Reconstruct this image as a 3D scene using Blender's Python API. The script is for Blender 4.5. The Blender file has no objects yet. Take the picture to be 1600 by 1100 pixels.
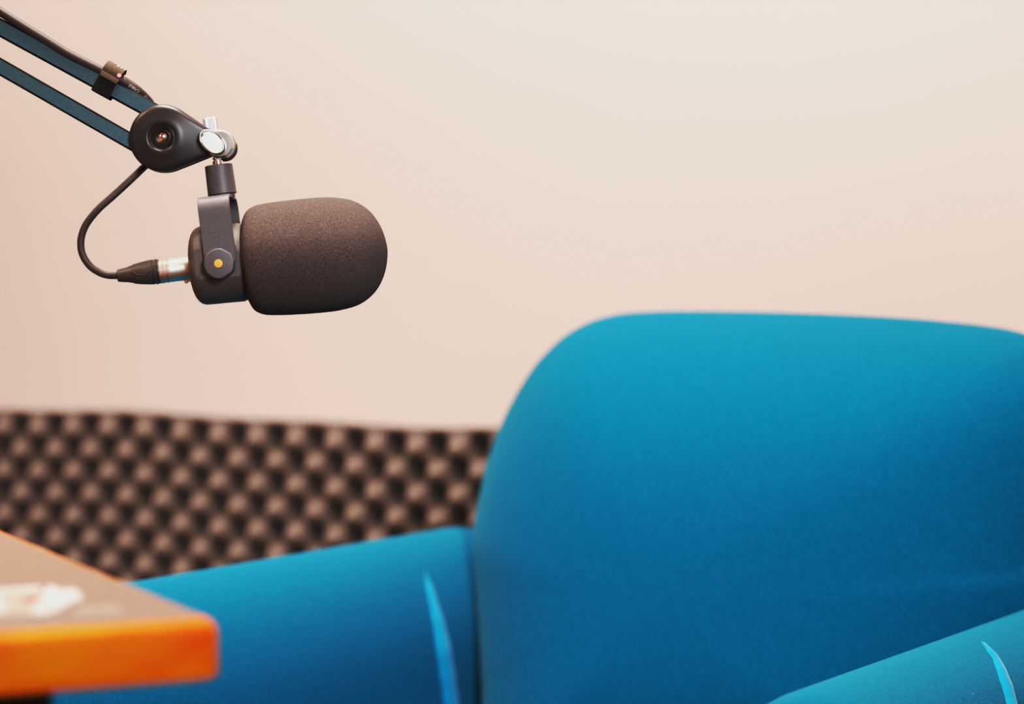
import bpy, bmesh, math, random
from mathutils import Vector, Matrix
from mathutils.bvhtree import BVHTree

scene = bpy.context.scene
C = scene.collection
random.seed(4)
PI = math.pi

# ------------------------------------------------------------------ camera
FPX = 85 / 36 * 1600
CAM = Vector((0, 0, 0.85))
PITCH = math.atan(150 / FPX)
RIGHT = Vector((1, 0, 0))
FWD = Vector((0, math.cos(PITCH), -math.sin(PITCH)))
UP = Vector((0, math.sin(PITCH), math.cos(PITCH)))
ZM = 1.4                      # distance of the microphone
S = ZM / FPX                  # metres per photo pixel at the microphone

def ray(px, py):
    return RIGHT * ((px - 800) / FPX) + UP * (-(py - 550) / FPX) + FWD

def at(px, py, Z):
    return CAM + ray(px, py) * Z

def on_plane(px, py, p0, n):
    r = ray(px, py)
    return CAM + r * ((p0 - CAM).dot(n) / r.dot(n))

def on_height(px, py, h):
    return on_plane(px, py, Vector((0, 0, h)), Vector((0, 0, 1)))

def M(x, y, d=0.0):
    """microphone-plane coordinates (photo pixels, y down, d towards the viewer) to world"""
    return CAM + RIGHT * ((x - 800) * S) + UP * (-(y - 550) * S) + FWD * (ZM - d * S)

cam_d = bpy.data.cameras.new('camera')
cam = bpy.data.objects.new('camera', cam_d)
C.objects.link(cam)
cam.location = CAM
cam.rotation_euler = (PI / 2 - PITCH, 0, 0)
cam_d.lens = 85
cam_d.sensor_width = 36
cam_d.clip_start = 0.01
cam_d.dof.use_dof = True
cam_d.dof.focus_distance = 1.385
cam_d.dof.aperture_fstop = 5.0
scene.camera = cam

scene.view_settings.view_transform = 'Standard'
scene.view_settings.look = 'None'
scene.view_settings.exposure = 0
scene.view_settings.gamma = 1
# contrasty grade of the photograph (tone curve of the camera response)
scene.view_settings.use_curve_mapping = True
cmap = scene.view_settings.curve_mapping
cmap.use_clip = False
crv = cmap.curves[3]
crv.points[0].location = (0.0, 0.0006)
crv.points[1].location = (4.0, 1.0)
for x, y in ((0.02, 0.008), (0.06, 0.021), (0.12, 0.056), (0.2, 0.138), (0.33, 0.325), (0.5, 0.50), (0.65, 0.635), (0.8, 0.73), (0.95, 0.80), (1.2, 0.86), (1.7, 0.91)):
    crv.points.new(x, y)
cmap.update()

# ------------------------------------------------------------------ materials
def mat(name, col, rough=0.5, metal=0.0, var=0.06, scale=60, bump=0.0, bscale=None, sheen=0.0,
        sheen_tint=(1, 1, 1), spec=0.5, speck=None, coat=0.0, aniso=None):
    m = bpy.data.materials.new(name)
    m.use_nodes = True
    nt = m.node_tree
    b = nt.nodes['Principled BSDF']
    b.inputs['Roughness'].default_value = rough
    b.inputs['Metallic'].default_value = metal
    b.inputs['Specular IOR Level'].default_value = spec
    if sheen:
        b.inputs['Sheen Weight'].default_value = sheen
        b.inputs['Sheen Roughness'].default_value = 0.45
        b.inputs['Sheen Tint'].default_value = (*sheen_tint, 1)
    if coat:
        b.inputs['Coat Weight'].default_value = coat
    tc = nt.nodes.new('ShaderNodeTexCoord')
    mp = nt.nodes.new('ShaderNodeMapping')
    nt.links.new(tc.outputs['Object'], mp.inputs['Vector'])
    if aniso:
        mp.inputs['Scale'].default_value = aniso
    nz = nt.nodes.new('ShaderNodeTexNoise')
    nz.inputs['Scale'].default_value = scale
    nz.inputs['Detail'].default_value = 6
    nt.links.new(mp.outputs['Vector'], nz.inputs['Vector'])
    cr = nt.nodes.new('ShaderNodeValToRGB')
    lo = [max(0, c * (1 - var)) for c in col]
    hi = [min(1, c * (1 + var)) for c in col]
    cr.color_ramp.elements[0].color = (*lo, 1)
    cr.color_ramp.elements[1].color = (*hi, 1)
    cr.color_ramp.elements[0].position = 0.3
    cr.color_ramp.elements[1].position = 0.7
    nt.links.new(nz.outputs['Fac'], cr.inputs['Fac'])
    out = cr.outputs['Color']
    if speck:
        vs, thr, scol = speck
        vo = nt.nodes.new('ShaderNodeTexVoronoi')
        vo.inputs['Scale'].default_value = vs
        nt.links.new(mp.outputs['Vector'], vo.inputs['Vector'])
        lt = nt.nodes.new('ShaderNodeMath'); lt.operation = 'LESS_THAN'
        lt.inputs[1].default_value = thr
        nt.links.new(vo.outputs['Distance'], lt.inputs[0])
        nn = nt.nodes.new('ShaderNodeMath'); nn.operation = 'GREATER_THAN'
        nn.inputs[1].default_value = 0.72
        sp = nt.nodes.new('ShaderNodeSeparateColor')
        nt.links.new(vo.outputs['Color'], sp.inputs['Color'])
        nt.links.new(sp.outputs[0], nn.inputs[0])
        mu = nt.nodes.new('ShaderNodeMath'); mu.operation = 'MULTIPLY'
        nt.links.new(lt.outputs[0], mu.inputs[0]); nt.links.new(nn.outputs[0], mu.inputs[1])
        mx = nt.nodes.new('ShaderNodeMixRGB')
        mx.inputs['Color2'].default_value = (*scol, 1)
        nt.links.new(mu.outputs[0], mx.inputs['Fac'])
        nt.links.new(out, mx.inputs['Color1'])
        out = mx.outputs['Color']
    nt.links.new(out, b.inputs['Base Color'])
    if bump:
        n2 = nt.nodes.new('ShaderNodeTexNoise')
        n2.inputs['Scale'].default_value = bscale or scale
        n2.inputs['Detail'].default_value = 4
        nt.links.new(mp.outputs['Vector'], n2.inputs['Vector'])
        bp = nt.nodes.new('ShaderNodeBump')
        bp.inputs['Strength'].default_value = bump
        bp.inputs['Distance'].default_value = 0.002
        nt.links.new(n2.outputs['Fac'], bp.inputs['Height'])
        nt.links.new(bp.outputs['Normal'], b.inputs['Normal'])
    return m

MT = dict(
    wall=mat('warm_white_paint', (0.85, 0.665, 0.595), 0.9, var=0.012, scale=3, spec=0.15),
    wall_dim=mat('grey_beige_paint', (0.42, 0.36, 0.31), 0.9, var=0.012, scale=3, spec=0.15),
    ceil=mat('ceiling_paint', (0.8, 0.76, 0.7), 0.9, var=0.01, scale=3, spec=0.15),
    floor=mat('grey_carpet', (0.14, 0.13, 0.13), 0.95, var=0.25, scale=300, bump=0.4, spec=0.1),
    skirting=mat('white_gloss_paint', (0.75, 0.7, 0.64), 0.4, var=0.01),
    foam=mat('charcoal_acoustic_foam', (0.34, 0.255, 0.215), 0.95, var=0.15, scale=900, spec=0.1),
    fabric=mat('teal_wool_felt', (0.0001, 0.130, 0.222), 0.95, var=0.13, scale=420, bump=0.35, bscale=1100,
               sheen=0.3, sheen_tint=(0.3, 0.7, 0.8), spec=0.05),
    fabric_dust=mat('teal_wool_felt_with_lint', (0.0001, 0.130, 0.222), 0.95, var=0.14, scale=420, bump=0.35, bscale=1100,
                    sheen=0.3, sheen_tint=(0.3, 0.7, 0.8), spec=0.05, speck=(95, 0.085, (0.5, 0.5, 0.5))),
    seam=mat('light_blue_piping', (0.002, 0.27, 0.47), 0.8, var=0.08, scale=300, sheen=0.3, spec=0.1),
    chairleg=mat('dark_stained_beech', (0.06, 0.03, 0.02), 0.5, var=0.3, scale=30),
    laminate=mat('beige_laminate', (0.235, 0.142, 0.095), 0.45, var=0.03, scale=40, spec=0.4),
    orange=mat('orange_varnished_ply', (1.0, 0.165, 0.0003), 0.55, var=0.3, scale=22, spec=0.15, aniso=(1, 1, 3)),
    tableleg=mat('black_powder_coat', (0.02, 0.016, 0.014), 0.5, var=0.1),
    white=mat('white_print', (0.62, 0.57, 0.52), 0.5, var=0.02),
    cream=mat('cream_print', (0.44, 0.34, 0.27), 0.5, var=0.02),
    pale=mat('pale_print', (0.31, 0.215, 0.16), 0.5, var=0.03),
    red=mat('red_print', (0.55, 0.15, 0.09), 0.5, var=0.03),
    redring=mat('red_ring', (0.6, 0.05, 0.05), 0.6, var=0.05),
    windscreen=mat('black_open_cell_foam', (0.135, 0.104, 0.097), 0.95, var=0.65, scale=2600, bump=0.7, bscale=2300, spec=0.12,
                   speck=(600, 0.16, (0.28, 0.19, 0.14))),
    micbody=mat('matte_black_mic_paint', (0.115, 0.09, 0.083), 0.46, var=0.15, scale=1500, bump=0.15, bscale=1800, spec=0.5),
    bracket=mat('charcoal_powder_coat', (0.112, 0.099, 0.105), 0.46, var=0.15, scale=1500, bump=0.12, bscale=1800, spec=0.5),
    plastic=mat('black_satin_plastic', (0.044, 0.034, 0.034), 0.34, var=0.1, scale=1200, bump=0.02, bscale=3000, spec=0.5),
    bar=mat('dark_blue_grey_anodised', (0.070, 0.124, 0.155), 0.42, var=0.12, scale=700, spec=0.5, bump=0.05, bscale=900),
    baredge=mat('black_anodised', (0.012, 0.012, 0.015), 0.6, var=0.1, spec=0.15),
    chrome=mat('polished_chrome', (0.93, 0.93, 0.93), 0.10, 1.0, var=0.01),
    nickel=mat('satin_nickel', (0.78, 0.67, 0.59), 0.42, 1.0, var=0.02),
    satin=mat('brushed_chrome', (0.36, 0.355, 0.30), 0.33, 1.0, var=0.01),
    bright=mat('bright_nickel', (0.97, 0.95, 0.93), 0.24, 1.0, var=0.01),
    knurl=mat('knurled_aluminium', (0.80, 0.80, 0.82), 0.35, 1.0, var=0.02),
    copper=mat('copper_toned_screw', (0.92, 0.74, 0.65), 0.14, 1.0, var=0.02),
    cable=mat('black_rubber_cable', (0.07, 0.05, 0.046), 0.5, var=0.1, scale=400, spec=0.45),
    boot=mat('black_moulded_plastic', (0.08, 0.06, 0.056), 0.42, var=0.1, scale=400, spec=0.5),
    velcro=mat('black_hook_and_loop', (0.035, 0.027, 0.028), 0.95, var=0.6, scale=1500, bump=0.9, bscale=1500, spec=0.2),
    flap=mat('brown_black_webbing', (0.14, 0.105, 0.082), 0.9, var=0.35, scale=2500, bump=0.4, bscale=2500, spec=0.1),
    dot=mat('amber_enamel', (1.0, 0.40, 0.11), 0.4, var=0.03),
)

for e, c in zip([n for n in MT['orange'].node_tree.nodes if n.type == 'VALTORGB'][0].color_ramp.elements, ((0.96, 0.150, 0.0002), (1.0, 0.34, 0.0004))):
    e.color = (*c, 1)

# ------------------------------------------------------------------ object helpers
def empty(name, loc, label, cat, group=None):
    o = bpy.data.objects.new(name, None)
    C.objects.link(o)
    o.location = loc
    o.empty_display_size = 0.05
    o['label'] = label
    o['category'] = cat
    if group:
        o['group'] = group
    return o

def root_of(o):
    while o.parent:
        o = o.parent
    return o

def obj(name, verts, faces, m, parent=None, smooth=True, label=None, angle=40, mats=None, fmat=None):
    """link ONE mesh object given world-space vertices"""
    org = root_of(parent).location.copy() if parent else None
    if org is None:
        n = len(verts)
        org = sum((Vector(v) for v in verts), Vector()) / n
    me = bpy.data.meshes.new(name)
    me.from_pydata([Vector(v) - org for v in verts], [], faces)
    bm = bmesh.new(); bm.from_mesh(me)
    bmesh.ops.remove_doubles(bm, verts=bm.verts, dist=1e-7)
    bmesh.ops.recalc_face_normals(bm, faces=bm.faces)
    bm.to_mesh(me); bm.free()
    for mm in (mats or [m]):
        me.materials.append(mm)
    if fmat:
        for i, p in enumerate(me.polygons):
            p.material_index = fmat(p)
    if smooth:
        me.shade_smooth()
        if angle:
            try:
                me.set_sharp_from_angle(angle=math.radians(angle))
            except Exception:
                pass
    o = bpy.data.objects.new(name, me)
    C.objects.link(o)
    if parent:
        o.parent = parent
        if parent.parent is None:
            o.location = (0, 0, 0)
    else:
        o.location = org
    if label:
        o['label'] = label
    return o

def tag(o, label, cat, group=None, kind=None):
    o['label'] = label; o['category'] = cat
    if group: o['group'] = group
    if kind: o['kind'] = kind

def structure(name, verts, faces, m):
    o = obj(name, verts, faces, m, smooth=False)
    o['kind'] = 'structure'
    return o

class MB:
    """collects vertices and faces of one mesh"""
    def __init__(self): self.v = []; self.f = []
    def add(self, vs, fs):
        k = len(self.v)
        self.v += [Vector(x) for x in vs]
        self.f += [tuple(i + k for i in f) for f in fs]
        return self
    def build(self, name, m, parent=None, **kw):
        return obj(name, self.v, self.f, m, parent, **kw)

def rings(rs, close=True, cap0=True, cap1=True):
    n = len(rs[0]); v = []; f = []
    for r in rs: v += r
    for i in range(len(rs) - 1):
        for j in range(n if close else n - 1):
            k = (j + 1) % n
            f.append((i * n + j, i * n + k, (i + 1) * n + k, (i + 1) * n + j))
    if cap0: f.append(tuple(range(n))[::-1])
    if cap1: f.append(tuple((len(rs) - 1) * n + j for j in range(n)))
    return v, f

def frame(d):
    d = d.normalized()
    a = Vector((0, 0, 1)) if abs(d.z) < 0.9 else Vector((1, 0, 0))
    x = d.cross(a).normalized()
    return x, d.cross(x).normalized()

def lathe(o, d, prof, n=64, fn=None):
    """profile (t, r) turned about the axis o + d*t, world units"""
    d = d.normalized(); x, y = frame(d); rs = []
    for t, r in prof:
        r = max(r, 1e-6)
        ring = []
        for j in range(n):
            a = 2 * PI * j / n
            rr = r * (fn(t, a) if fn else 1)
            ring.append(o + d * t + (x * math.cos(a) + y * math.sin(a)) * rr)
        rs.append(ring)
    return rings(rs)

def mlathe(p, q, prof, n=64, fn=None):
    """lathe in microphone-plane pixels: from p towards q, both (x, y, d)"""
    a, b = M(*p), M(*q)
    return lathe(a, b - a, [(t * S, r * S) for t, r in prof], n, fn)

def spline(pts, k=8):
    P = [Vector(p) for p in pts]
    P = [P[0] * 2 - P[1]] + P + [P[-1] * 2 - P[-2]]
    out = []
    for i in range(1, len(P) - 2):
        for j in range(k):
            t = j / k
            out.append(0.5 * (2 * P[i] + (P[i + 1] - P[i - 1]) * t + (2 * P[i - 1] - 5 * P[i] + 4 * P[i + 1] - P[i + 2]) * t * t
                              + (3 * P[i] - P[i - 1] - 3 * P[i + 1] + P[i + 2]) * t ** 3))
    out.append(P[-2])
    return out

def tube(pts, rad, n=20, taper=False):
    """pts world; rad number or list"""
    P = [Vector(p) for p in pts]; rs = []
    R = rad if isinstance(rad, list) else [rad] * len(P)
    x = None
    for i, p in enumerate(P):
        d = (P[min(i + 1, len(P) - 1)] - P[max(i - 1, 0)]).normalized()
        if x is None:
            x, y = frame(d)
        else:
            x = (x - d * x.dot(d)).normalized(); y = d.cross(x).normalized()
        rs.append([p + (x * math.cos(2 * PI * j / n) + y * math.sin(2 * PI * j / n)) * R[i] for j in range(n)])
    return rings(rs)

def offset_poly(pts, e):
    n = len(pts); out = []
    area = sum(pts[i][0] * pts[(i + 1) % n][1] - pts[(i + 1) % n][0] * pts[i][1] for i in range(n))
    sg = 1 if area > 0 else -1
    for i in range(n):
        a, b, c = Vector(pts[i - 1]), Vector(pts[i]), Vector(pts[(i + 1) % n])
        d1 = (b - a).normalized(); d2 = (c - b).normalized()
        n1 = Vector((-d1.y, d1.x)) * sg; n2 = Vector((-d2.y, d2.x)) * sg
        m = (n1 + n2)
        m = m / max(m.length_squared, 0.3) * 2 if m.length > 1e-6 else n1
        out.append(b + m * e)
    return out

def prism(pts, z0, z1, b0, b1, fn, k=4):
    """extrude a 2D outline from z0 to z1, edges rounded by b0/b1; fn(x, y, z) -> world"""
    rs = []
    for i in range(k + 1):
        a = PI / 2 * i / k
        o = offset_poly(pts, b0 * (1 - math.sin(a))) if b0 else pts
        rs.append([fn(p[0], p[1], z0 + b0 * (1 - math.cos(a))) for p in o])
        if not b0: break
    for i in range(k + 1):
        a = PI / 2 * i / k
        if not b1:
            rs.append([fn(p[0], p[1], z1) for p in pts]); break
        o = offset_poly(pts, b1 * (1 - math.cos(a)))
        rs.append([fn(p[0], p[1], z1 - b1 * (1 - math.sin(a))) for p in o])
    return rings(rs)

def arc(cx, cy, r, a0, a1, n):
    return [(cx + r * math.cos(a0 + (a1 - a0) * i / n), cy + r * math.sin(a0 + (a1 - a0) * i / n)) for i in range(n + 1)]

def rrect(x0, y0, x1, y1, r, n=6):
    return (arc(x1 - r, y1 - r, r, 0, PI / 2, n) + arc(x0 + r, y1 - r, r, PI / 2, PI, n)
            + arc(x0 + r, y0 + r, r, PI, 1.5 * PI, n) + arc(x1 - r, y0 + r, r, 1.5 * PI, 2 * PI, n))

def box(x0, x1, y0, y1, z0, z1, fn):
    v = [fn(x, y, z) for z in (z0, z1) for x, y in ((x0, y0), (x1, y0), (x1, y1), (x0, y1))]
    return v, [(3, 2, 1, 0), (4, 5, 6, 7), (0, 1, 5, 4), (1, 2, 6, 5), (2, 3, 7, 6), (3, 0, 4, 7)]

# ------------------------------------------------------------------ the room
def wall_at(px):
    Z = 3.0 / (1 + 0.126 * px / 770)
    return Vector(((px - 800) / FPX * Z, Z, 0))
W0 = wall_at(800)
WD = (wall_at(1600) - wall_at(0)).normalized()       # along the wall, to the right
WN = Vector((WD.y, -WD.x, 0))                        # into the room
if WN.y > 0: WN = -WN

def R(a, b, z):                                      # a along the back wall, b out from it
    p = W0 + WD * a + WN * b
    return Vector((p.x, p.y, z))

XL, XR, DEP, HC = -2.7, 2.1, 4.6, 2.7
T = 0.1
structure('wall_back', *box(XL - T, XR + T, -T, 0, -0.05, HC, R), MT['wall'])
structure('wall_left', *box(XL - T, XL, 0, DEP, -0.05, HC, R), MT['wall_dim'])
structure('wall_right', *box(XR, XR + T, 0, DEP, -0.05, HC, R), MT['wall_dim'])
structure('wall_front', *box(XL - T, XR + T, DEP, DEP + T, -0.05, HC, R), MT['wall'])
structure('floor', *box(XL, XR, 0, DEP, -0.05, 0, R), MT['floor'])
structure('ceiling', *box(XL - T, XR + T, -T, DEP + T, HC, HC + 0.05, R), MT['ceil'])
structure('baseboard_back', *prism(rrect(0, 0.0, 0.014, 0.09, 0.004, 3), XL, XR, 0, 0, lambda x, y, z: R(z, x, y)), MT['skirting'])

# ------------------------------------------------------------------ acoustic foam panel on the back wall
P = 0.0537
PT = CAM.z - 0.189                                    # top edge height
_d = on_plane(57, 659.5, W0 + WN * 0.028, WN)
a57 = (_d - W0).dot(WD)
zc = _d.z - 0.17 * P                                  # first row of peaks
def foam_panel():
    BASE, AMP = 0.008, 0.036
    a0, a1 = a57 - 20.3 * P, a57 + 34.4 * P
    z0, z1 = PT - 0.50, PT
    step = P / 12
    na, nz = int(round((a1 - a0) / step)), int(round((z1 - z0) / step))
    v = []; f = []; peak_light = []
    sag = lambda a: 0.0022 * math.sin(a * 9.0) + 0.0012 * math.sin(a * 23.0 + 1)
    for i in range(nz + 1):
        z = z0 + (z1 - z0) * i / nz
        for j in range(na + 1):
            a = a0 + (a1 - a0) * j / na
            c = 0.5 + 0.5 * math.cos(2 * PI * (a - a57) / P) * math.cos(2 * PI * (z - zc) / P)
            v.append(R(a, BASE + AMP * c ** 1.3, z + sag(a)))
            peak_light.append(c)
    w = na + 1
    for i in range(nz):
        for j in range(na):
            f.append((i * w + j, i * w + j + 1, (i + 1) * w + j + 1, (i + 1) * w + j))
    # sides and back
    k = len(v)
    border = [j for j in range(w)] + [i * w + na for i in range(1, nz + 1)] + [nz * w + j for j in range(na - 1, -1, -1)] + [i * w for i in range(nz - 1, 0, -1)]
    for b in border:
        p = v[b].copy(); d = (p - W0).dot(WN)
        v.append(p - WN * (d - 0.0005))
    n = len(border)
    for i in range(n):
        f.append((border[i], border[(i + 1) % n], k + (i + 1) % n, k + i))
    f.append(tuple(k + i for i in range(n)))
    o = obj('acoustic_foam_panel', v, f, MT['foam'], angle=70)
    # shading painted into the foam colour: hollows dark, peaks light
    at_ = o.data.attributes.new('peak_light', 'FLOAT', 'POINT')
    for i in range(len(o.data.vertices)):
        at_.data[i].value = peak_light[i] if i < len(peak_light) else 0.0
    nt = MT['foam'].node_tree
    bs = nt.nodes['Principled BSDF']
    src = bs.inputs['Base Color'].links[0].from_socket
    an = nt.nodes.new('ShaderNodeAttribute'); an.attribute_name = 'peak_light'
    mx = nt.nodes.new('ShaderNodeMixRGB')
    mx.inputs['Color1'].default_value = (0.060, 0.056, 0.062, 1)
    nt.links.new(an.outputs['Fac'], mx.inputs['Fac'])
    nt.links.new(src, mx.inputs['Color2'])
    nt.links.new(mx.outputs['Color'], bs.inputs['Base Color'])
    tag(o, 'dark charcoal egg-crate acoustic foam panel fixed low on the cream wall', 'acoustic foam')
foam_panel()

# ------------------------------------------------------------------ armchair
CO = Vector((-0.04, 2.02, 0))
CS = Vector((0.85, -0.53, 0)).normalized()            # across, to the right
CF = Vector((-0.53, -0.85, 0)).normalized()           # the way it faces
HA = CAM.z - 0.226                                    # arm height
def Ch(s, f, z):
    p = CO + CS * s + CF * f
    return Vector((p.x, p.y, z))

chair = empty('armchair', Ch(0.285, 0.25, 0), 'teal blue felt armchair with rounded high back standing before the foam panel', 'armchair')

def chair_back():
    rec = math.tan(math.radians(9))
    f0, zr = 0.0, HA
    p0 = Ch(0, f0, zr)
    n = (CF - Vector((0, 0, 1)) * (-rec)).normalized()   # plane f = f0 - rec*(z-zr)
    px = [(752, 1110), (750, 1050), (747, 980), (742, 900), (738, 850), (738, 815), (744, 775), (756, 728), (771, 690), (786, 660),
          (805, 625), (832, 585), (866, 545), (908, 512), (955, 493), (1010, 487), (1100, 486), (1250, 489), (1400, 496), (1500, 504.5),
          (1560, 512), (1600, 521), (1650, 538), (1697, 570), (1730, 616), (1752, 680), (1768, 760), (1780, 860), (1788, 960)]
    out = []
    for i, (x, y) in enumerate(px):
        if i < 16: x += 30 * min(1, max(0, (y - 488) / 260))
        w = on_plane(x, y, p0, n)
        q = w - CO
        out.append(Vector((q.dot(CS), w.z)))
    zb = 0.36
    out = [Vector((out[0].x + 0.01, zb))] + out + [Vector((out[-1].x - 0.005, zb))]
    # resample the outline
    pts3 = spline([Vector((p.x, p.y, 0)) for p in out], 5)
    outl = [Vector((p.x, p.y)) for p in pts3]
    nb = 14
    a, b = outl[-1], outl[0]
    outl += [a + (b - a) * (i / nb) for i in range(1, nb)]
    cen = Vector((sum(p.x for p in outl) / len(outl), 0.60))
    rho = [0.0, .12, .25, .38, .5, .6, .69, .76, .82, .87, .91, .94, .965, .983, .994, 1.0]
    def depth(r, T, p=2.9, q=1.9):
        return T * (1 - r ** p) ** (1 / q)
    def pt(o, r, T):
        w = cen + (o - cen) * r
        # keep the fillet the same width all round
        return Ch(w.x, f0 - rec * (w.y - zr) + depth(r, T), w.y)
    rs = []
    for r in rho:
        rs.append([pt(o, max(r, 0.002), 0.125) for o in outl])
    for r in reversed(rho[:-1]):
        rs.append([pt(o, max(r, 0.002), -0.07) for o in outl])
    v, f = rings(rs)
    return obj('backrest', v, f, MT['fabric'], chair, angle=None)
back = chair_back()

def arm(sc, f_rear, f_front, m, hw=0.060):
    # cross-section (s, z): straight sides, full rounded top
    sec = []
    zb = 0.20
    rv = 0.105
    zt = HA - rv
    for i in range(9): sec.append((hw * (1 - 0.02 * i / 8), zb + (zt - zb) * i / 8))
    for i in range(1, 24):
        a = PI * i / 24
        sec.append((hw * 0.98 * math.copysign(abs(math.cos(a)) ** 0.95, math.cos(a)), zt + rv * math.sin(a) ** 0.95))
    for i in range(9): sec.append((-hw * (0.98 + 0.02 * i / 8), zt + (zb - zt) * i / 8))
    rs = []
    L = f_front - f_rear
    rr = 0.05
    st = []
    for i in range(9):
        a = PI / 2 * i / 8
        st.append((rr * (1 - math.cos(a)), 1 - (1 - math.sin(a)) * 0.55 if i else 0.45))
    mid = [(rr + (L - 2 * rr) * i / 14, 1) for i in range(1, 14)]
    en = [(L - t, k) for t, k in reversed(st)]
    cz = 0.45
    for t, k in st + mid + en:
        rs.append([Ch(sc + s * k, f_rear + t, cz + (z - cz) * (1 - (1 - k) * 0.30)) for s, z in sec])
    v, f = rings(rs)
    return v, f
vl, fl = arm(0.0, -0.035, 0.60, None)
arm_left = obj('armrest', vl, fl, MT['fabric'], chair, angle=None)
vr, fr = arm(0.575, -0.02, 0.60, None)
arm_right = obj('armrest', vr, fr, MT['fabric_dust'], chair, angle=None, label='armrest dotted with pale lint')

def seam(bv, pts, parent, wid):
    tree = BVHTree.FromPolygons(bv[0], bv[1])
    P3 = []
    for x, y in pts:
        h = tree.ray_cast(CAM, ray(x, y).normalized())
        if h[0] is not None:
            nrm = h[1] if h[1].dot(ray(x, y)) < 0 else -h[1]
            P3.append(h[0] - nrm * (wid * 0.55))
    if len(P3) < 2: return
    d = (P3[-1] - P3[-2]).normalized()
    P3.append(P3[-1] + d * 0.10)
    q = spline(P3, 6)
    rad = [wid * (0.50 + 0.50 * min(1, i / (len(q) * 0.55)) + 0.015 * math.sin(i * 0.9)) for i in range(len(q))]
    v, f = tube(q, rad, 12)
    obj('seam', v, f, MT['seam'], parent, label='light blue seam')
seam((vl, fl), [(661, 882), (669, 910), (678, 945), (686, 980), (693, 1020), (699, 1060), (704, 1098)], arm_left, 0.0115)
seam((vr, fr), [(1522, 992), (1543, 1010), (1558, 1032), (1568, 1058), (1575, 1080), (1580, 1098)], arm_right, 0.007)

v, f = prism(rrect(0.055, 0.05, 0.52, 0.58, 0.06), 0.27, 0.42, 0.03, 0.05, lambda x, y, z: Ch(x, y, z))
obj('seat_cushion', v, f, MT['fabric'], chair)
v, f = prism(rrect(0.03, -0.05, 0.545, 0.57, 0.03), 0.19, 0.275, 0.01, 0.01, lambda x, y, z: Ch(x, y, z))
obj('seat_base', v, f, MT['fabric'], chair)
for s in (0.04, 0.535):
    for q in (0.0, 0.53):
        a = Ch(s, q, 0.0); b = Ch(s, q, 0.20)
        v, f = lathe(a, b - a, [(0, 0), (0, 0.014), (0.2, 0.022), (0.2, 0)], 20)
        obj('leg', v, f, MT['chairleg'], chair)

# ------------------------------------------------------------------ table
HT = CAM.z - 0.136
TC = on_height(351, 968, HT)
nearp = on_height(0, 992, HT)
TA = (nearp - TC); TA.z = 0; TA.normalize()
TB = Vector((TA.y, -TA.x, 0))
if TB.y < 0: TB = -TB
def Tb(a, b, z):
    p = TC + TA * a + TB * b
    return Vector((p.x, p.y, z))
LA, LB, TH = 1.25, 0.74, 0.0225
table = empty('table', Tb(LA / 2, LB / 2, 0), 'table with beige laminate top and thick orange edge in the lower left corner', 'table')
v, f = prism(rrect(0, 0, LA, LB, 0.010), HT - TH, HT, 0.002, 0.0065, Tb, 6)
obj('edge_band', v, f, MT['orange'], table, label='orange rounded table edge')
v, f = prism(rrect(0.0062, 0.0062, LA - 0.0062, LB - 0.0062, 0.006), HT - 0.004, HT + 0.0003, 0, 0.0002, Tb, 2)
obj('tabletop', v, f, MT['laminate'], table)
for a in (0.05, LA - 0.115):
    for b in (0.055, LB - 0.12):
        v, f = prism(rrect(a, b, a + 0.065, b + 0.065, 0.006), 0, HT - TH, 0, 0, Tb)
        obj('leg', v, f, MT['tableleg'], table)
for (a0, a1, b0, b1) in ((0.11, LA - 0.11, 0.07, 0.095), (0.11, LA - 0.11, LB - 0.095, LB - 0.07), (0.07, 0.095, 0.11, LB - 0.11), (LA - 0.095, LA - 0.07, 0.11, LB - 0.11)):
    v, f = box(a0, a1, b0, b1, HT - TH - 0.04, HT - TH, Tb)
    obj('apron', v, f, MT['tableleg'], table, smooth=False)

# flat printed sticker on the table top (its writing is a blur in the photo)
def flat(name, pts, h0, h1, m, parent=None, sp=True, **kw):
    q = [on_height(x, y, HT) for x, y in pts]
    if sp:
        s = spline(q + [q[0]], 4)[:-1]
    else:
        s = q
    v, f = rings([[Vector((p.x, p.y, HT + h0)) for p in s], [Vector((p.x, p.y, HT + h1)) for p in s]])
    return obj(name, v, f, m, parent, smooth=False, **kw)
st0 = on_height(20, 945, HT)
sticker = empty('sticker', Vector((st0.x, st0.y, HT + 0.0003)), 'white sticker with a red mark lying flat on the beige table top', 'sticker')
flat('backing', [(-70, 930), (0, 927), (50, 925), (72, 930), (66, 950), (50, 962), (0, 964), (-70, 967)], 0.0004, 0.0008, MT['cream'], sticker)
flat('white_mark', [(62, 922), (78, 919), (88, 922), (97, 926), (108, 923), (120, 927), (128, 936), (124, 943), (112, 945), (100, 953), (80, 961), (60, 965), (49, 961), (52, 950), (64, 942), (66, 932)], 0.0008, 0.0011, MT['white'], sticker)
flat('white_mark', [(-70, 940), (-8, 934), (4, 942), (8, 953), (2, 962), (-70, 966)], 0.0008, 0.0011, MT['white'], sticker)
flat('white_mark', [(-70, 927), (0, 924), (66, 920), (64, 926), (0, 930), (-70, 933)], 0.0008, 0.0011, MT['white'], sticker)
flat('red_mark', [(36, 940), (44, 937.5), (58, 936.5), (65, 939), (60, 943), (44, 944.5), (37, 943)], 0.0011, 0.0014, MT['red'], sticker)
flat('lettering', [(108, 966), (118, 953), (150, 949), (178, 947), (190, 952), (191, 964), (150, 968), (118, 972)], 0.0004, 0.0008, MT['pale'], sticker, sp=False, label='pale blurred lettering')
flat('lettering', [(-40, 983), (-30, 972), (60, 968), (97, 964), (98, 974), (50, 979)], 0.0004, 0.0008, MT['pale'], sticker, sp=False, label='pale blurred lettering')

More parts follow.
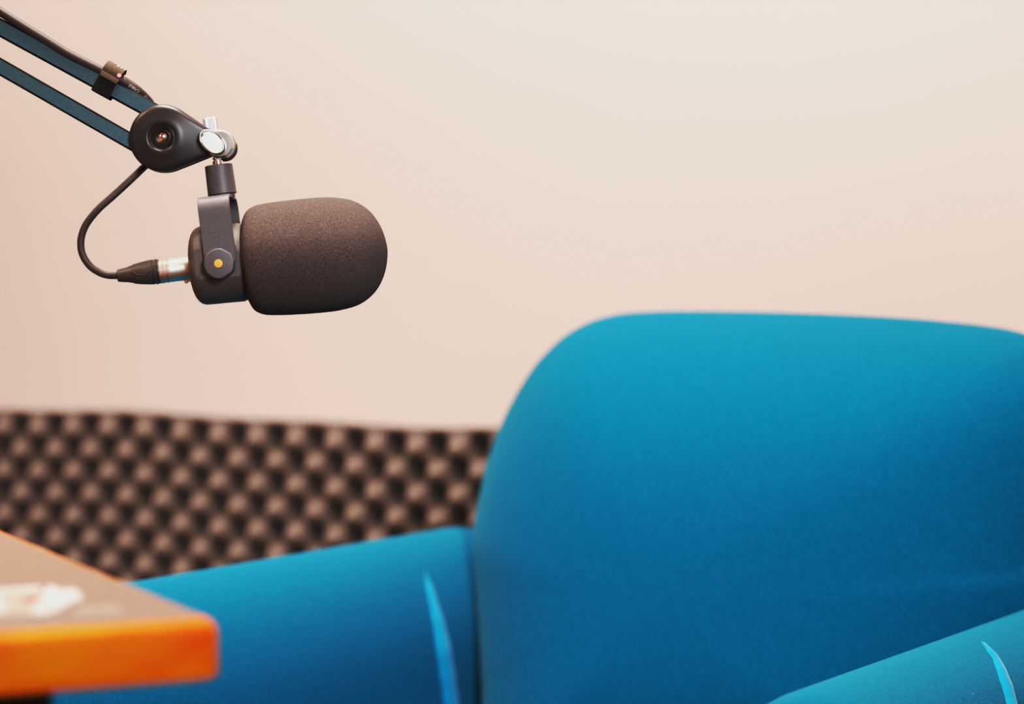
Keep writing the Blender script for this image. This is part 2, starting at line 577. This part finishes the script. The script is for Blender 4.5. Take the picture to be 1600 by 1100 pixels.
# ------------------------------------------------------------------ boom arm
base_p = M(-684, 769, 0); base_p.z = HT
boom = empty('boom_arm', base_p, 'blue-black twin-bar microphone boom arm reaching in from the upper left', 'microphone arm')
SL = 0.55
def bar(x0, y0, x1, y1, hw, name='arm_bar', parent=boom):
    L = math.hypot(x1 - x0, y1 - y0); ux, uy = (x1 - x0) / L, (y1 - y0) / L
    fn = lambda q, d, t: M(x0 + ux * t - uy * q, y0 + uy * t + ux * q, d)
    c = 3.0
    sec = [(-hw, -11 + c), (-hw + c, -11), (hw - c, -11), (hw, -11 + c), (hw, 11 - c), (hw - c, 11), (-hw + c, 11), (-hw, 11 - c)]
    v, f = prism(sec, 0, L, 0, 0, fn)
    front = -FWD
    def fm(p):
        return 0 if abs(p.normal.dot(FWD)) > 0.9 else 1
    return obj(name, v, f, None, parent, smooth=False, mats=[MT['bar'], MT['baredge']], fmat=fm)
bar(-505, 43 - 0.547 * 505, 243, 43 + 0.547 * 243, 13.2)
bar(-505, 104 - 0.573 * 505, 222, 104 + 0.573 * 222, 12.6)
# lower half of the arm, outside the frame: elbow, two bars, post and clamp
def hull2(c1, r1, c2, r2, n=48):
    c1, c2 = Vector(c1), Vector(c2)
    ax = c2 - c1; L = ax.length; th = math.atan2(ax.y, ax.x)
    al = math.acos((r1 - r2) / L)
    A = arc(c1.x, c1.y, r1, th + al, th + 2 * PI - al, n)
    B = arc(c2.x, c2.y, r2, th - al, th + al, n // 2)
    return A + B
E0 = (-512, -208)
for d0 in (-24, 12):
    v, f = prism(hull2(E0, 52, (-525, -150), 40), d0, d0 + 12, 2, 2, M)
    obj('elbow_plate', v, f, MT['plastic'], boom)
bar(-540, -150, -700, 660, 12)
bar(-490, -140, -650, 670, 12)
v, f = prism(hull2((-675, 670), 46, (-684, 690), 40), -24, 24, 3, 3, M)
obj('base_joint', v, f, MT['plastic'], boom)
a = base_p.copy(); b = a + Vector((0, 0, 0.05))
v, f = lathe(a, b - a, [(0, 0), (0, 0.022), (0.006, 0.022), (0.008, 0.009), (0.05, 0.009), (0.05, 0)], 32)
obj('base_post', v, f, MT['chrome'], boom)

# joint cover (teardrop) with the dished screw
JC = (256.5, 216.5)
jout = hull2((256.5, 217), 52.5, (328, 225), 19)
def ray_hull(a):
    # distance from JC to the outline along angle a
    dx, dy = math.cos(a), math.sin(a); best = 0
    n = len(jout)
    for i in range(n):
        x1, y1 = jout[i]; x2, y2 = jout[(i + 1) % n]
        ex, ey = x2 - x1, y2 - y1
        den = dx * ey - dy * ex
        if abs(den) < 1e-9: continue
        t = ((x1 - JC[0]) * ey - (y1 - JC[1]) * ex) / den
        u = ((x1 - JC[0]) * dy - (y1 - JC[1]) * dx) / den
        if t > 0 and -1e-6 <= u <= 1 + 1e-6: best = max(best, t)
    return best
def sstep(x, a, b):
    t = min(1, max(0, (x - a) / (b - a))); return t * t * (3 - 2 * t)
def cover(sign):
    N = 144; ang = [2 * PI * i / N for i in range(N)]
    Rr = [ray_hull(a) for a in ang]
    base = [0.5, 4, 8, 10.5, 12, 13.5, 15, 17, 19, 21, 23, 25, 27, 29, 31, 33, 35]
    D = 28
    def hgt(r, R):
        e = R - r; B = 9
        h = 0
        if e < B: h -= B - math.sqrt(max(0, B * B - (B - e) ** 2))
        h -= 0.17 * max(0, r - 24) * sstep(r, 20, 34)
        if sign > 0:
            h -= 14 * (1 - sstep(r, 11, 23))
        return D + h
    rs = []
    for r in base:
        rs.append([M(JC[0] + r * math.cos(a), JC[1] + r * math.sin(a), sign * hgt(r, R)) for a, R in zip(ang, Rr)])
    ks = [.12, .25, .4, .55]
    for k in ks:
        rs.append([M(JC[0] + (35 + (R - 9 - 35) * k / .55) * math.cos(a), JC[1] + (35 + (R - 9 - 35) * k / .55) * math.sin(a), sign * hgt(35 + (R - 9 - 35) * k / .55, R)) for a, R in zip(ang, Rr)])
    for i in range(1, 9):
        th = PI / 2 * i / 8
        e = 9 * (1 - math.sin(th))
        rs.append([M(JC[0] + (R - e) * math.cos(a), JC[1] + (R - e) * math.sin(a), sign * hgt(R - e, R)) for a, R in zip(ang, Rr)])
    rs.append([M(JC[0] + R * math.cos(a), JC[1] + R * math.sin(a), sign * 4.5) for a, R in zip(ang, Rr)])
    rs.append([M(JC[0] + (R - 3) * math.cos(a), JC[1] + (R - 3) * math.sin(a), sign * 3.5) for a, R in zip(ang, Rr)])
    v, f = rings(rs)
    return v, f
v, f = cover(1)
jc = obj('joint_cover', v, f, MT['plastic'], boom, angle=None)
v, f = cover(-1)
obj('joint_cover', v, f, MT['plastic'], boom, angle=None)
v, f = mlathe((256, 215.5, 12), (256, 215.5, 40), [(0, 0), (0, 10.5), (3, 10.5), (5.5, 9.8), (8, 7.8), (9.8, 4.5), (10.5, 1.5), (10.6, 0)], 48)
obj('screw_cap', v, f, MT['copper'], jc, angle=60, label='shiny copper-toned screw head')

# swivel at the tip
v, f = mlathe((345, 226, -16), (345, 226, 20), [(0, 0), (0, 20), (2, 22.3), (9, 22.3), (11, 20), (11, 17), (24, 17), (24, 20), (26, 22), (33, 22), (36, 19.5), (36.5, 12), (36.5, 0)], 64)
sw = obj('swivel', v, f, MT['bright'], boom, label='chrome swivel disc')
v, f = mlathe((348, 230, -26), (348, 230, -14), [(0, 0), (0, 19), (2, 21), (10, 21), (12, 19), (12, 0)], 48)
obj('swivel_washer', v, f, MT['plastic'], sw, label='black washer')
# elliptical thumb screw, domed rim and flat face
def wing():
    cx, cy, A, B, rot = 335.0, 224.5, 23.5, 15.8, math.radians(42)
    ca, sa = math.cos(rot), math.sin(rot)
    n = 72
    rs = []
    for k, d in ((1.0, 24), (1.0, 30), (0.985, 32.5), (0.94, 34.2), (0.88, 34.8), (0.82, 34.4), (0.80, 33.8), (0.5, 34.0), (0.01, 34.2)):
        ring = []
        for j in range(n):
            t = 2 * PI * j / n
            ex = abs(math.cos(t)) ** 0.95 * math.copysign(1, math.cos(t)); ey = math.sin(t)
            x, y = A * k * ex, B * k * ey
            ring.append(M(cx + x * ca - y * sa, cy + x * sa + y * ca, d - (x * ca - y * sa) * 0.16 + (x * sa + y * ca) * 0.05))
        rs.append(ring)
    return rings(rs)
v, f = wing()
obj('thumb_screw', v, f, MT['satin'], sw, angle=50, label='oval chrome thumb screw')
v, f = mlathe((327, 184, -3), (331.5, 216, -3), [(0, 0), (0, 9.3), (1.5, 10.4), (20, 10.4), (21.5, 9), (26, 6), (30, 6), (30, 0)], 72,
              lambda t, a: 1 + 0.035 * (1 if int(a / (2 * PI) * 36 * 2 + .5) % 2 else -1) if 1 * S < t < 21 * S else 1)
obj('knurled_knob', v, f, MT['knurl'], sw, angle=25, label='small knurled silver knob')
v, f = mlathe((340.8, 258, 0), (337.5, 236, 0), [(0, 0), (0, 8.2), (6.5, 8.2), (7, 6), (9, 6), (9.5, 7.2), (12, 7.2), (13, 5.5), (24, 5.5), (24, 0)], 24)
obj('stud', v, f, MT['chrome'], sw, angle=30, label='chrome threaded stud')

# ------------------------------------------------------------------ microphone
mic = empty('microphone', M(351, 414, 0), 'black studio microphone with large foam windscreen hanging from the boom arm', 'microphone')
tl = math.radians(4.8)
ux, uy = math.cos(tl), -math.sin(tl)
prof = [(0, 0), (0, 40), (1.2, 52), (3.5, 60.5), (6, 67), (9.5, 74.2), (14, 79.4), (20, 83), (30, 86.2), (45, 87.9), (62, 88.9), (94, 89.9), (128, 89.7), (144, 88.6), (158, 86.5), (170, 83.8), (181, 79.4), (191, 73.4), (200, 66),
        (207, 58), (213, 48.8), (218, 38.5), (222, 27), (224.7, 15), (226, 6), (226.3, 0)]
ps = spline([Vector((t, r, 0)) for t, r in prof], 3)
v, f = mlathe((380, 408.8, 0), (380 + ux * 100, 408.8 + uy * 100, 0), [(p.x, max(p.y, 0)) for p in ps], 128)
obj('windscreen', v, f, MT['windscreen'], mic, angle=None)

def body():
    tb = math.radians(5.2); bx, by = math.cos(tb), -math.sin(tb)
    o = (300.5, 416.6)
    prof = [(-3, 0), (-3, 18), (-2.6, 28), (-1.4, 36), (0.3, 43), (3, 50), (6.5, 55.5), (11, 59.3), (16, 61.2), (22, 61.5)] + [(22 + 3 * i, 61.5) for i in range(1, 19)] + [(78, 61), (84, 58.5), (90, 55), (96, 55), (96, 0)]
    fl = 56.8
    ae = math.asin(fl / 61.5)
    def span(a0, a1, n): return [a0 + (a1 - a0) * i / n for i in range(n)]
    AN = span(-ae, ae, 60) + span(ae, PI - ae, 12) + span(PI - ae, PI + ae, 60) + span(PI + ae, 2 * PI - ae, 12)
    N = len(AN)
    rs = []
    for t, r in prof:
        ring = []
        for j in range(N):
            a = AN[j]
            q, d = r * math.cos(a), r * math.sin(a)
            d = max(-fl, min(fl, d))
            # flat bosses either side, bounded at the rear by a rounded end
            ring.append(M(o[0] + bx * t + (-by) * q, o[1] + by * t + bx * q, d))
        rs.append(ring)
    return rings(rs)
v, f = body()
obj('mic_body', v, f, MT['micbody'], mic, angle=13)

# yoke bracket
tr = (352.2, 414.0)
tv = math.radians(7.0)
vx, vy = -math.sin(tv), -math.cos(tv)        # up along the bracket
sx, sy = math.cos(tv), -math.sin(tv)         # across
def Bk(s, v_, d):
    return M(tr[0] + sx * s + vx * v_, tr[1] + sy * s + vy * v_, d)
def yoke():
    DO, TKN, RB, VT = 64, 4.5, 24, 106.5
    path = []
    for k in range(11):
        path.append((-14 + (VT - RB + 14) * k / 10, DO, 0, 1))
    for i in range(1, 13):
        a = PI / 2 * i / 12
        path.append((VT - RB + RB * math.sin(a), DO - RB + RB * math.cos(a), math.sin(a), math.cos(a)))
    for i in range(1, 8):
        path.append((VT, (DO - RB) * (1 - 2 * i / 8), 1, 0))
    for i in range(0, 13):
        a = PI / 2 * (1 - i / 12)
        path.append((VT - RB + RB * math.sin(a), -(DO - RB + RB * math.cos(a)), math.sin(a), -math.cos(a)))
    for k in range(9, -1, -1):
        path.append((-14 + (VT - RB + 14) * k / 10, -DO, 0, -1))
    rs = []
    HW, e = 24.6, 1.0
    for k, (v_, d, nv, nd) in enumerate(path):
        w = HW
        if abs(d) == DO and v_ < 5:
            w = HW * (0.80 + 0.2 * (v_ + 14) / 19)
        sec = [(-w + e, 0), (w - e, 0), (w, -e), (w, -TKN + e), (w - e, -TKN), (-w + e, -TKN), (-w, -TKN + e), (-w, -e)]
        rs.append([Bk(s, v_ + nv * q, d + nd * q) for s, q in sec])
    return rings(rs)
v, f = yoke()
yk = obj('yoke_bracket', v, f, MT['bracket'], mic, angle=35)
def knob(sg):
    R0 = 23.6
    pts = []
    for j in range(120):
        a = 2 * PI * j / 120
        r = R0
        for fa in (math.radians(62), math.radians(-58), math.radians(-5)):
            c = math.cos(a - fa)
            if c > 0: r = min(r, (R0 * (0.945 if abs(fa) > 0.5 else 0.97)) / c)
        pts.append((r * math.cos(a), r * math.sin(a)))
    fn = lambda x, y, z: M(351.3 + x, 414.6 - y, z * sg)
    return prism(pts, 60, 76, 0, 2.6, fn)
for sg in (1, -1):
    v, f = knob(sg)
    kb = obj('yoke_knob', v, f, MT['bracket'], yk, angle=50)
    if sg > 0:
        v, f = prism(arc(350.4, 414.4, 6.4, 0, 2 * PI * 47 / 48, 47), 75, 76.6, 0, 0.4, M)
        mk = obj('knob_mark', v, f, MT['dot'], yk, label='round amber dot')
# threaded adapter
v, f = mlathe((348.3, 309.5, 0), (341.4, 257.5, 0), [(0, 0), (0, 19.5), (5.5, 19.5), (5.5, 21.8), (6.5, 22.6), (51, 21.6), (52, 20.8), (52, 9), (50, 8), (50, 0)], 64)
obj('thread_adapter', v, f, MT['bracket'], mic, angle=35)

# ------------------------------------------------------------------ cable with its plug
cable = empty('microphone_cable', M(184, 430.8, 0), 'black microphone cable looping from the boom arm to the back of the microphone', 'cable')
up = [(-520, -290, 0), (-300, -162, 0), (-120, -58, 0), (-40, -9, 5), (0, 18, 8), (40, 43.5, 9), (75, 65, 9), (112, 87.5, 9), (166, 114.5, 7), (184, 123.5, 5)]
mid = [(200, 132, 0), (211, 139.5, -3), (222, 149, -12), (231, 160, -26), (240, 176, -40), (246, 200, -46), (243, 230, -44), (232, 248, -36), (222, 258, -27)]
lo = [(202.4, 280, -12), (176, 306, -4), (154, 326.5, 0), (136, 348.5, 0), (128, 367, 0), (126.3, 384, 0), (130, 400, 0), (140.5, 415.5, 0), (156, 426, 0), (171, 430.3, 0), (190, 430, 0)]
q = spline([M(*p) for p in up + mid + lo], 8)
n1 = len(up + mid)
rad = []
for i in range(len(q)):
    k = i / 8
    if k < 9.5: r = 7.2
    elif k < 13: r = 8.6 - 0.3 * (k - 9.5)
    elif k < 18: r = 7 - 0.25 * (k - 13)
    else: r = 5.7
    rad.append(r * S)
v, f = tube(q, rad, 24)
cord_v, cord_f = v, f
obj('cord', v, f, MT['cable'], cable, angle=None)
# plug: moulded boot and metal barrel
A0, A1 = (183.5, 431.0, 0), (298, 418.6, 0)
bootp = [(0, 0), (0, 8), (1, 9.8), (14, 11.6), (25, 14.4), (25.5, 15.2), (38, 17.6), (50, 19.2), (57, 19.7), (57.3, 18.4), (59.5, 18.4), (59.8, 19.8), (63.5, 19.8), (63.8, 18.2), (65.8, 18.2), (66, 19.6), (67.5, 19.2), (67.5, 0)]
v, f = mlathe(A0, A1, bootp, 64)
pl = obj('plug', v, f, MT['boot'], cable, angle=30)
# raised grip rib on the boot
A, B_ = M(*A0), M(*A1)
dv = (B_ - A).normalized()
upv = (UP - dv * UP.dot(dv)).normalized()
v, f = tube(spline([A + dv * (t * S) + upv * (h * S) - FWD * (d * S) for t, h, d in ((26, 3.0, 15), (31, -1.0, 17.2), (39, -3.6, 18.4), (48, -4.4, 19.0), (53, 1, 19.7))], 6), 0.9 * S, 8)
obj('grip_rib', v, f, MT['boot'], pl)
v, f = mlathe(A0, A1, [(67, 0), (67, 18.6), (68.2, 19.3), (73.5, 19.3), (74.3, 18.3), (75.5, 18.3), (76.2, 19.2), (80, 19.2), (80.8, 18.2), (82, 18.2), (82.8, 19), (86, 19), (87, 18.6), (122, 18.6), (122, 0)], 64)
br = obj('plug_barrel', v, f, MT['nickel'], pl, angle=30, label='silver metal plug barrel')
fn = lambda x, y, z: A + dv * (x * S) - upv * (y * S) - FWD * (z * S)
v, f = prism([(102, 18), (104, 23.5), (107, 23.5), (109, 21.5), (121, 20), (121, 17)], -4, 4, 0.4, 0.4, fn)
obj('plug_latch', v, f, MT['nickel'], br)
# printed word on the cable boot, running upside down along it
def text_mesh(word, size):
    cu = bpy.data.curves.new('lettering', 'FONT'); cu.body = word; cu.size = size
    cu.resolution_u = 3
    o = bpy.data.objects.new('lettering', cu); C.objects.link(o)
    dg = bpy.context.evaluated_depsgraph_get(); dg.update()
    me = bpy.data.meshes.new_from_object(o.evaluated_get(dg))
    vs = [v.co.copy() for v in me.vertices]; fs = [tuple(p.vertices) for p in me.polygons]
    bpy.data.objects.remove(o); bpy.data.curves.remove(cu); bpy.data.meshes.remove(me)
    return vs, fs
def cable_text(word, p, q, size, r, off=0.0):
    """p: where the word starts, q: a point it runs towards (px); wrapped round a cord of radius r px"""
    vs, fs = text_mesh(word, size)
    L = math.hypot(q[0] - p[0], q[1] - p[1]); ex, ey = (q[0] - p[0]) / L, (q[1] - p[1]) / L
    px_, py_ = ey, -ex                            # letter-up in photo pixels
    out = []
    for v in vs:
        h = v.y - size * 0.36 + off
        a = h / r
        hh, d = r * math.sin(a), r * math.cos(a)
        dz = p[2] + (q[2] - p[2]) * v.x / L
        out.append(M(p[0] + ex * v.x + px_ * hh, p[1] + ey * v.x + py_ * hh, d + dz + 0.25))
    return out, fs
cord_tree = BVHTree.FromPolygons(cord_v, cord_f)
def on_cord(vs):
    out = []
    for p in vs:
        h = cord_tree.ray_cast(CAM, (p - CAM).normalized())
        out.append(h[0] - (p - CAM).normalized() * (0.35 * S) if h[0] is not None else p)
    return out
v, f = cable_text('CABLE', (217.8, 144.2, -6), (200.5, 132.6, 0), 6.3, 8.6)
v = on_cord(v)
obj('lettering', v, f, MT['white'], cable, smooth=False, label='white printed word on the cord')
v, f = cable_text('TE', (229.3, 154.6, -17), (221, 147.2, -9), 6.0, 8.2, -0.6)
v = on_cord(v)
obj('lettering', v, f, MT['white'], cable, smooth=False, label='white printed letters on the cord')

# ------------------------------------------------------------------ cable strap round the upper bar and the cable
strap = empty('cable_strap', M(171, 143, 0), 'dark hook-and-loop strap tying the cable to the upper bar of the boom arm', 'cable strap')
se = Vector((math.cos(math.radians(28.7)), math.sin(math.radians(28.7))))   # along the bar (px, y down)
sn = Vector((se.y, -se.x))                                                   # away from the bar, up
so = Vector((165.2, 133.5))                                                    # bar centre, left end of the strap
def St(t, h, d):
    p = so + se * t + sn * h
    return M(p.x, p.y, d)
def band(outer, th, t0, t1):
    inner = offset_poly(outer, th)
    rs = [[St(t0, *p) for p in inner], [St(t0, *p) for p in outer], [St(t1, *p) for p in outer], [St(t1, *p) for p in inner]]
    v, f = rings(rs, cap0=False, cap1=False)
    n = len(outer)
    f += [(3 * n + j, 3 * n + (j + 1) % n, (j + 1) % n, j) for j in range(n)]
    return v, f
loop = ([(-17.5, -10), (-17.5, 10)] + arc(-14.5, 11.5, 3, PI, PI / 2, 4)[1:] + [(12, 14.8), (17, 12)]
        + arc(22.5, 3, 11.5, math.radians(105), math.radians(-105), 14) + [(17, -12), (12, -14.8), (-14.5, -14.5)])
loop = [(a, b) for a, b in loop]
v, f = band(loop, 1.8, -14, 16.5)
sb = obj('loop_band', v, f, MT['velcro'], strap, angle=50)
fl_in = [(9.5, 15.2), (13, 15.6), (17, 14)] + arc(23, 1.0, 12.0, math.radians(112), math.radians(-60), 14)
fl_out = [(9.5, 17.2), (13, 17.6), (18, 15.6)] + arc(23, 1.0, 14.0, math.radians(112), math.radians(-60), 14)
sec = fl_in + fl_out[::-1]
v, f = rings([[St(-13.2, *p) for p in sec], [St(17.2, *p) for p in sec]])
fb = obj('flap', v, f, MT['flap'], strap, angle=50, label='lighter brown webbing flap')
def on_flap(t, h, r0, r1, m, name, parent):
    a = math.asin(max(-1, min(1, (h - 23) / 14.0)))
    vs = []
    for rr, e in ((r0, 0), (r1, 0.5)):
        vs.append(rr)
    out = []
    n = 24
    ringA = []; ringB = []
    for j in range(n):
        b = 2 * PI * j / n
        hh = h + r1 * math.sin(b); tt = t + r1 * math.cos(b)
        c = max(-1, min(1, (hh - 23) / 14.0)); d = 1 + 14.0 * math.sqrt(max(0, 1 - c * c))
        ringA.append(St(tt, hh, d - 0.2)); ringB.append(St(tt, hh, d + 0.6 + r0))
    v, f = rings([ringA, ringB])
    return obj(name, v, f, m, parent, smooth=False)
on_flap(14.0, 23.5, 0.0, 3.9, MT['redring'], 'red_ring', fb)
on_flap(14.0, 23.5, 0.35, 3.0, MT['white'], 'white_dot', fb)
for t0, t1 in ((2.5, 5.2), (8.2, 11.2), (15.0, 17.0)):
    vs, fs = [], []
    sec2 = []
    for i in range(6):
        a = math.radians(34 - 44 * i / 5)
        sec2.append((23 + 14.5 * math.cos(a), 1 + 14.5 * math.sin(a)))
    inn = [(23 + (h - 23) * 0.95, d * 0.95) for h, d in sec2]
    s3 = sec2 + inn[::-1]
    v, f = rings([[St(t0, *p) for p in s3], [St(t1, *p) for p in s3]])
    obj('lettering', v, f, MT['white'], fb, smooth=False, label='white woven letter fragment')

# ------------------------------------------------------------------ light
def area(name, loc, target, size, power, col, sy=None):
    l = bpy.data.lights.new(name, 'AREA')
    l.energy = power; l.color = col; l.size = size
    if sy:
        l.shape = 'RECTANGLE'; l.size_y = sy
    o = bpy.data.objects.new(name, l); C.objects.link(o)
    o.location = loc
    o.rotation_euler = (Vector(target) - Vector(loc)).to_track_quat('-Z', 'Y').to_euler()
    return o
def Rl(a, b, z): return R(a, b, z)
area('ceiling_lamp', Rl(0.10, 0.95, HC - 0.06), Rl(0.1, 0.25, 0.8), 0.4, 42, (0.98, 0.96, 1.0))
area('ceiling_lamp', Rl(-0.6, 2.3, HC - 0.06), Rl(0.2, 0.3, 0.75), 0.6, 34, (1.0, 0.81, 0.63))
area('ceiling_lamp', Rl(0.2, 3.9, HC - 0.06), Rl(0.2, 4.6, 1.2), 0.5, 18, (1.0, 0.96, 0.9))  # added out of view to brighten the front wall the metal parts reflect
area('overhead_fill', (-0.10, 1.38, 1.62), (-0.08, 1.75, 0.6), 0.3, 10, (1.0, 0.88, 0.74))  # unseen light added above the microphone to grade the chair top to bottom
area('cool_fill', (0.42, 0.05, 1.2), (-0.25, 1.4, 0.78), 0.6, 7, (0.76, 0.88, 1.0), 0.6)  # cool fill added beside the camera, out of view; no window there
sl = bpy.data.lights.new('fill_spot', 'SPOT')  # unseen spot added to brighten the chair's left side and inner arm
sl.energy = 125; sl.color = (0.95, 0.97, 1.0); sl.spot_size = math.radians(27); sl.spot_blend = 1.0; sl.shadow_soft_size = 0.22
so_ = bpy.data.objects.new('fill_spot', sl); C.objects.link(so_)
so_.location = (0.55, -0.2, 1.5)
so_.rotation_euler = (Vector((-0.17, 1.95, 0.56)) - so_.location).to_track_quat('-Z', 'Y').to_euler()

w = bpy.data.worlds.new('world'); scene.world = w
w.use_nodes = True
w.node_tree.nodes['Background'].inputs['Color'].default_value = (0.6, 0.7, 0.8, 1)
w.node_tree.nodes['Background'].inputs['Strength'].default_value = 0.3
